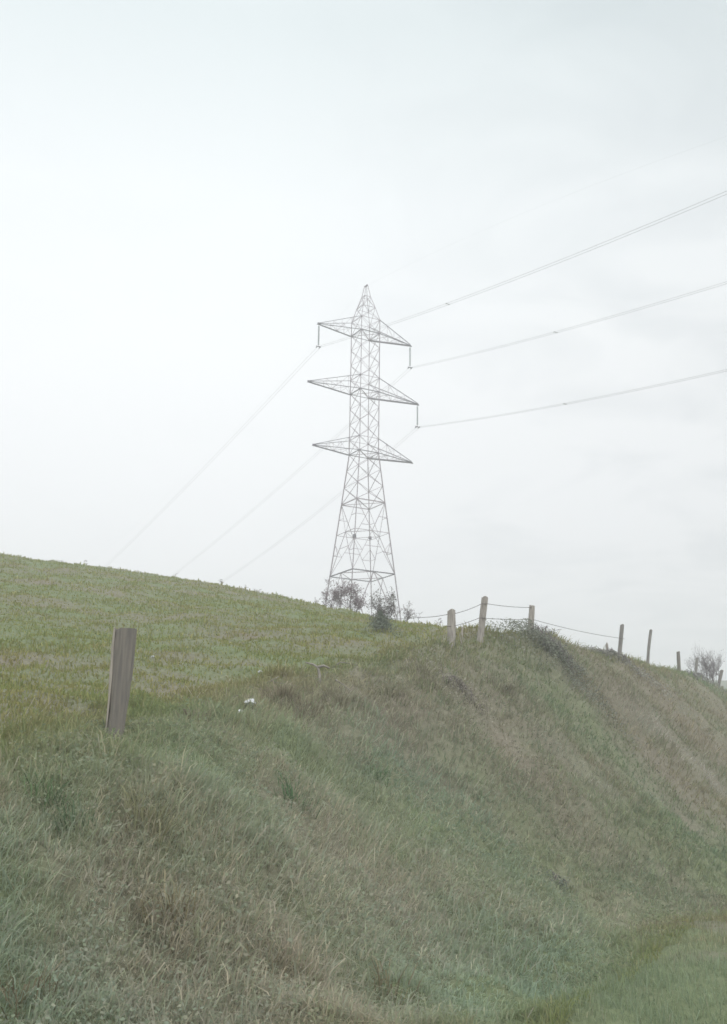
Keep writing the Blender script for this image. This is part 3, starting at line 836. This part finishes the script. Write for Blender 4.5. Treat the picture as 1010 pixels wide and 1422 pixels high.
def shrub(px_, row_, y, label, height, width, stems, depth, leaves, leafcol, seed, leaf=0.03, name='shrub', cat='shrub', r0=0.012, group=None, wide=0.35, low=0.25, spread=0.6, hi_leaf=0.0):
    x, _, z = at(px_, row_, y); z = gz(x, y)
    rs = random.Random(seed); root = empty(name, (x, y, z - 0.03)); tag(root, label, cat, group)
    V, F, tips = [], [], []
    for i in range(stems):
        a = rs.uniform(0, 2 * math.pi); q = rs.random() ** 0.5
        p = Vector((math.cos(a) * width * low * q, math.sin(a) * width * low * q, 0))
        d = Vector((math.cos(a) * wide * q + rs.gauss(0, 0.1), math.sin(a) * wide * q + rs.gauss(0, 0.1), 1)).normalized()
        branchy(V, F, tips, p, d, height * 0.42, r0, depth, rs, spread)
    T = np.array([t[0] for t in tips]); zmax = T[:, 2].max(); xm = np.abs(T[:, :2]).max()
    sz, sx = height / zmax, width / 2 / xm
    V = [Vector((v.x * sx, v.y * sx, v.z * sz)) for v in V]
    link('branches', raw_mesh('branches', V, F), root, M_BARK)
    if leaves:
        hi = np.nonzero(T[:, 2] > hi_leaf * zmax)[0]; k = hi[R.randint(0, len(hi), leaves)]
        P = T[k] * np.array((sx, sx, sz)) + R.normal(0, 0.035 * height, (leaves, 3)); P[:, 2] = np.abs(P[:, 2])
        c = np.array(leafcol)[None] * (0.6 + 0.8 * R.rand(leaves))[:, None]
        me = leaf_cloud(P, leaf * (0.6 + 0.8 * R.rand(leaves)), c); me.materials.append(M_BLADE)
        link('foliage', me, root)
    return root


def mound_bush(px_, row_, y, label, rx, ry, h, n, leafcol, seed, leaf, canes=14, name='bramble_bush', cat='bramble', cane_r=0.006, group=None):
    """low rounded mass of leaves and arching canes that follows the ground"""
    x, _, z0 = at(px_, row_, y); z0 = gz(x, y); rs = np.random.RandomState(seed)
    root = empty(name, (x, y, z0)); tag(root, label, cat, group)
    a = rs.uniform(0, 2 * math.pi, n); q = np.abs(rs.normal(0, 0.55, n)) * (1 + 0.18 * np.sin(3 * a + seed) + 0.12 * np.sin(7 * a))
    lx, ly = np.cos(a) * q * rx, np.sin(a) * q * ry
    gzv = ground(x + lx, y + ly)[0] - z0
    lump = 0.62 + 0.9 * (vnoise(lx * 2.6 / max(rx, .4) + seed, ly * 2.6 / max(ry, .4) + 5)) 
    top = h * np.sqrt(np.clip(1 - (q / 1.25) ** 2, 0.02, 1)) * lump
    P = np.c_[lx, ly, gzv + top * (1 - 0.75 * rs.rand(n) ** 1.6)]
    c = np.array(leafcol)[None] * (0.6 + 0.8 * rs.rand(n))[:, None] * (0.8 + 0.4 * vnoise(lx * 5 + 3, ly * 5))[:, None]
    me = leaf_cloud(P, leaf * (0.6 + 0.8 * rs.rand(n)), c); me.materials.append(M_BLADE)
    link('foliage', me, root)
    V, F = [], []
    for k in range(canes):
        a0 = rs.uniform(0, 2 * math.pi); q0 = rs.rand() * 0.35; sx_, sy_ = math.cos(a0) * q0 * rx, math.sin(a0) * q0 * ry
        a1 = rs.uniform(0, 2 * math.pi); L_ = rs.uniform(0.5, 1.1) * h; pts = []
        for m_ in range(6):
            f = m_ / 5; xx, yy = sx_ + math.cos(a1) * f * L_, sy_ + math.sin(a1) * f * L_ * 0.8
            pts.append(Vector((xx, yy, gz(x + xx, y + yy) - z0 + h * 1.15 * math.sin(f * math.pi * 0.8) ** 0.8 * rs.uniform(0.9, 1.1))))
        tube(V, F, pts, [cane_r * (1 - 0.5 * m_ / 5) for m_ in range(6)], 3)
    link('canes', raw_mesh('canes', V, F), root, M_BARK)
    return root

shrub(535,880,28.0,'dark leafy bush with a ragged crown in front of the right leg of the pylon',1.22,0.95,8,4,1500,(0.25,0.235,0.225),8,0.036,r0=0.014,wide=0.7,low=0.12,spread=0.8,hi_leaf=0.35)
mound_bush(529,890,26.8,'low dark green clump at the foot of the ragged bush',0.42,0.75,0.36,2200,(0.235,0.26,0.215),4,0.04,8,'low_shrub','shrub')
shrub(488,850,50.0,'bare purplish tangled shrub between the left legs of the pylon',1.8,2.8,8,5,3400,(0.28,0.22,0.24),5,0.06,r0=0.03,wide=0.8,low=0.42,spread=0.8)
shrub(549,868,44.0,'small twiggy shrub just right of the ragged dark bush',1.0,2.0,6,4,300,(0.28,0.24,0.24),15,0.05,r0=0.02,wide=0.9,low=0.4,spread=0.7)
mound_bush(768,935,26.6,'dark rounded bramble hump below the third post on the bank edge',1.7,1.15,0.34,8000,(0.31,0.32,0.27),21,0.045,40)
mound_bush(640,960,20.5,'brown dead bramble patch on the bank below the stout pale post',1.0,0.7,0.18,1500,(0.42,0.39,0.33),41,0.034,22)
mound_bush(770,1085,16.5,'small dark weed clump halfway down the bank on the right',0.25,0.18,0.16,400,(0.30,0.34,0.29),43,0.03,6,'weed_clump','weeds')
shrub(985,955,57,'leafless purple-grey bush between the last two posts at the right',2.3,2.5,24,4,400,(0.15,0.12,0.15),31,0.05,r0=0.032,wide=0.30,low=0.6,name='bare_bush',cat='bush')
mound_bush(968,962,51,'dark low thicket spilling over the bank edge beneath the bare bush',1.6,0.9,0.3,2600,(0.34,0.33,0.31),33,0.06,40,'thicket','thicket',0.012)
mound_bush(850,935,34,'low dark brush along the bank edge under the short broken stub',2.8,0.7,0.24,3200,(0.38,0.37,0.33),35,0.05,34,'low_brush','brush',0.008)

# dead weed stalks on the skyline
WEED = [(122,787,58,14,'tallest of the faint dead weeds on the left skyline'),(84,786,60,7,'small dead weed near the left end of the skyline'),
        (243,806,56,8,'low dead weed on the skyline below the end of the top left cable'),(310,817,54,8,'thin dead weed where the lowest cable meets the skyline'),
        (340,823,54,9,'spreading brown weed on the small bump of the skyline'),(356,828,54,6,'tiny weed at the right of the small bump of the skyline'),
        (440,845,52,9,'thin weed on the skyline left of the pylon'),(579,868,42,22,'tall dead weed crossing the wire left of the stout pale post'),
        (608,872,38,10,'small dead weed just left of the stout pale post'),(756,884,29,16,'dead weed with upright stalks right of the third post'),
        (763,884,29,10,'short dead weed beside the upright stalks right of the third post'),(801,905,31,14,'wispy dead weed on the bank edge left of the short broken stub')]
def weed(px_, row_, y, hpx, label, seed):
    x, _, z = at(px_, row_, y); z = gz(x, y); h = (hpx + 4) * y / FPX; rs = random.Random(seed)
    V, F = [], []
    for i in range(rs.choice((2, 3, 4))):
        d = Vector((rs.gauss(0, 0.22), rs.gauss(0, 0.2), 1)); hh = h * rs.uniform(0.6, 1.0)
        pts = [Vector((rs.gauss(0, 0.03), rs.gauss(0, 0.03), -0.05))]
        for k in range(3): pts.append(pts[-1] + d * hh / 3 + Vector((rs.gauss(0, 0.02), 0, 0)))
        tube(V, F, pts, [0.006 + y * 1e-4, 0.005 + y * 1e-4, 0.004 + y * 6e-5, 0.003], 3)
        for k in range(5):
            b = pts[rs.choice((2, 3))] ; e = b + Vector((rs.gauss(0, 0.09), rs.gauss(0, 0.06), rs.uniform(0.02, 0.1)))
            tube(V, F, [b, b.lerp(e, 0.6) + Vector((0, 0, 0.01)), e], [0.004, 0.005 + y * 1e-4, 0.003], 3)
    o = link('weed', raw_mesh('weed', V, F), None, M_BARK); o.location = (x, y, z)
    tag(o, label, 'weed', 'dead weeds on the skyline')
for i, wd in enumerate(WEED): weed(*wd, 100 + i)

# ---------------------------------------------------------------- small things in the grass
def tussock(px_, row_, y, n, h, label, col, seed, wd=0.006):
    x, _, z = at(px_, row_, y); z = gz(x, y)
    rs = np.random.RandomState(seed)
    sp_ = 1.0 if n < 110 else 1.7
    P = np.c_[rs.normal(0, 0.10 * sp_, n), rs.normal(0, 0.08 * sp_, n), np.zeros(n)]
    for i in range(n): P[i, 2] = gz(x + P[i, 0], y + P[i, 1]) - z
    az = np.arctan2(P[:, 1] - 0.1, P[:, 0]) + rs.normal(0, 0.5, n)
    c = np.array(col)[None] * (0.6 + 0.7 * rs.rand(n))[:, None]
    me = blades_mesh('tussock', P, h * (0.5 + 0.6 * rs.rand(n)), wd * (0.7 + 0.7 * rs.rand(n)), az, 0.6 + 0.9 * rs.rand(n), c)
    o = link('grass_tussock', me, None, M_BLADE); o.location = (x, y, z)
    tag(o, label, 'tussock', 'grass tussocks on the bank')

for px_, row_, n, h, lb, c, s in [
    (163,1020,105,0.20,'ring of short grass round the foot of the dark leaning post',(0.27,0.31,0.22),12),
    (198,1140,70,0.36,'tall straw-tipped tussock left of centre on the near bank, below the dark leaning post',(0.50,0.49,0.32),1),
    (215,1162,40,0.26,'drooping pale tussock just under the tall straw-tipped one',(0.50,0.46,0.33),2),
    (105,1150,50,0.28,'blue-green tussock with pale bent tips near the left edge',(0.24,0.33,0.21),3),
    (60,1110,50,0.28,'bright green tussock nearest the left edge of the picture',(0.24,0.34,0.19),4),
    (405,1110,60,0.26,'fresh green clump with broad blades in the middle of the bank',(0.20,0.31,0.18),5),
    (520,1080,60,0.24,'green clump high in the middle of the bank',(0.20,0.29,0.16),6),
    (385,968,220,0.26,'broad heap of dead straw on the bank edge right of the white scraps',(0.42,0.37,0.28),21),
    (425,985,150,0.24,'brown straw heap just below the hooked grey branch',(0.36,0.32,0.24),22),
    (470,975,140,0.26,'straw tuft below the short slanting branch',(0.38,0.35,0.26),23),
    (590,935,120,0.26,'pale straw tuft at the foot of the stout pale post',(0.44,0.40,0.31),24),
    (275,1000,120,0.20,'brownish tuft on the bank edge left of the white scraps',(0.33,0.30,0.22),25),
    (540,965,120,0.24,'olive tuft on the bank edge between the branches and the stout pale post',(0.30,0.30,0.20),26),
    (700,960,120,0.30,'rough brown tuft below the post that leans right',(0.33,0.30,0.23),27),
    (245,1270,60,0.34,'straw-coloured hanging tussock low on the left of the bank',(0.42,0.37,0.25),7),
    (30,1390,50,0.30,'brown hanging tussock in the bottom left corner',(0.32,0.27,0.19),8),
    (540,1400,60,0.34,'upright straw tussock at the bottom of the bank, middle',(0.40,0.35,0.24),9),
    (365,1370,50,0.30,'pale brown tussock near the bottom, left of the middle',(0.38,0.33,0.23),10)]:
    y = ray_ground(px_, row_); tussock(px_, row_, y, n, h, lb, c, s, 0.006 * (1 + y / 20))

def scrap(px_, row_, size, label, cat, mat, seed, name, flat=0.35, group=None):
    y = ray_ground(px_, row_) ; x, _, z = at(px_, row_, y); rs = random.Random(seed)
    bm = bmesh.new(); bmesh.ops.create_icosphere(bm, subdivisions=1, radius=1.0)
    for v in bm.verts:
        k = 1 + rs.uniform(-0.6, 0.45); v.co = Vector((v.co.x * size[0] * k, v.co.y * size[1] * k, v.co.z * size[2] * k))
    me = bpy.data.meshes.new(name); bm.to_mesh(me); bm.free()
    o = link(name, me, None, mat); o.location = (x, y - 0.04, gz(x, y) + size[2] * 0.9); o.rotation_euler = (0.5, rs.uniform(-0.5, -0.2), rs.uniform(-0.4, 0.4))
    tag(o, label, cat, group)
scrap(346,981,(0.085,0.06,0.05),'larger white torn scrap lying in the grass on the bank edge','litter',M_SCRAP,2,'litter_scrap')
scrap(333,990,(0.035,0.03,0.022),'small white scrap just below left of the larger scrap','litter',M_SCRAP,5,'litter_scrap')
scrap(361,936,(0.045,0.04,0.028),'pale stone in the grass above the white scraps','stone',M_STONE,8,'stone')
scrap(213,914,(0.035,0.03,0.022),'tiny pale stone in the field right of the dark leaning post','stone',M_STONE,9,'stone')

def branch(px_, row_, pts, rad, label):
    y = ray_ground(px_, row_); x, _, z = at(px_, row_, y); z = gz(x, y); V, F = [], []
    for ch in pts: tube(V, F, [Vector((a, b, c)) for a, b, c in ch], [rad * (1 - 0.6 * i / (len(ch) - 1)) for i in range(len(ch))], 6)
    o = link('dead_branch', raw_mesh('dead_branch', V, F), None, M_DEADWOOD); o.location = (x, y, z)
    tag(o, label, 'branch', 'dead branches on the bank edge')
branch(443,952,[[(0,0,-0.05),(0.01,0,0.14),(-0.02,0,0.28),(-0.10,0.02,0.33),(-0.22,0.03,0.36)],[(-0.02,0,0.28),(0.07,0,0.31),(0.16,0,0.27)]],0.03,'forked grey branch sticking up like a hook on the bank edge')
branch(480,960,[[(-0.16,0,0.16),(-0.06,0,0.10),(0.05,0,0.02),(0.09,-0.02,-0.08)]],0.018,'short slanting branch right of the hooked grey branch')
branch(465,925,[[(-0.05,0,-0.03),(0.1,0,0.07),(0.28,0.02,0.05),(0.4,0.02,0.02)]],0.014,'thin grey twig lying above the hooked branch')
branch(385,955,[[(-0.3,0,0.02),(-0.1,0,0.09),(0.1,0,0.05),(0.3,0,0.02)],[(-0.1,0,0.09),(0.02,0,0.16)]],0.012,'pale straw-coloured stick lying above the white scraps')
branch(668,1252,[[(-0.05,0,0.0),(0.0,-0.02,0.07),(0.05,-0.02,0.02),(0.07,-0.02,-0.03)],[(0.0,-0.02,0.09),(0.07,-0.02,0.10)]],0.007,'small bleached crooked twig alone low on the right of the bank')

# ---------------------------------------------------------------- thin haze over the hill
def build_haze():
    x0, x1, y0, y1, z0, z1 = -820, 820, -820, 820, -22, 67.5
    V = [(x0, y0, z0), (x1, y0, z0), (x1, y1, z0), (x0, y1, z0), (x0, y0, z1), (x1, y0, z1), (x1, y1, z1), (x0, y1, z1)]
    F = [(3, 2, 1, 0), (4, 5, 6, 7), (0, 1, 5, 4), (1, 2, 6, 5), (2, 3, 7, 6), (3, 0, 4, 7)]
    m = bpy.data.materials.new('thin_haze'); m.use_nodes = True; t = m.node_tree; t.nodes.clear()
    v = t.nodes.new('ShaderNodeVolumePrincipled'); v.inputs['Color'].default_value = (0.97, 0.98, 1, 1); v.inputs['Density'].default_value = HAZE
    o_ = t.nodes.new('ShaderNodeOutputMaterial'); t.links.new(v.outputs[0], o_.inputs['Volume'])
    o = link('haze', raw_mesh('haze', V, F, False), None, m); tag(o, kind='stuff'); o.display_type = 'WIRE'
HAZE = 0.0032
build_haze()
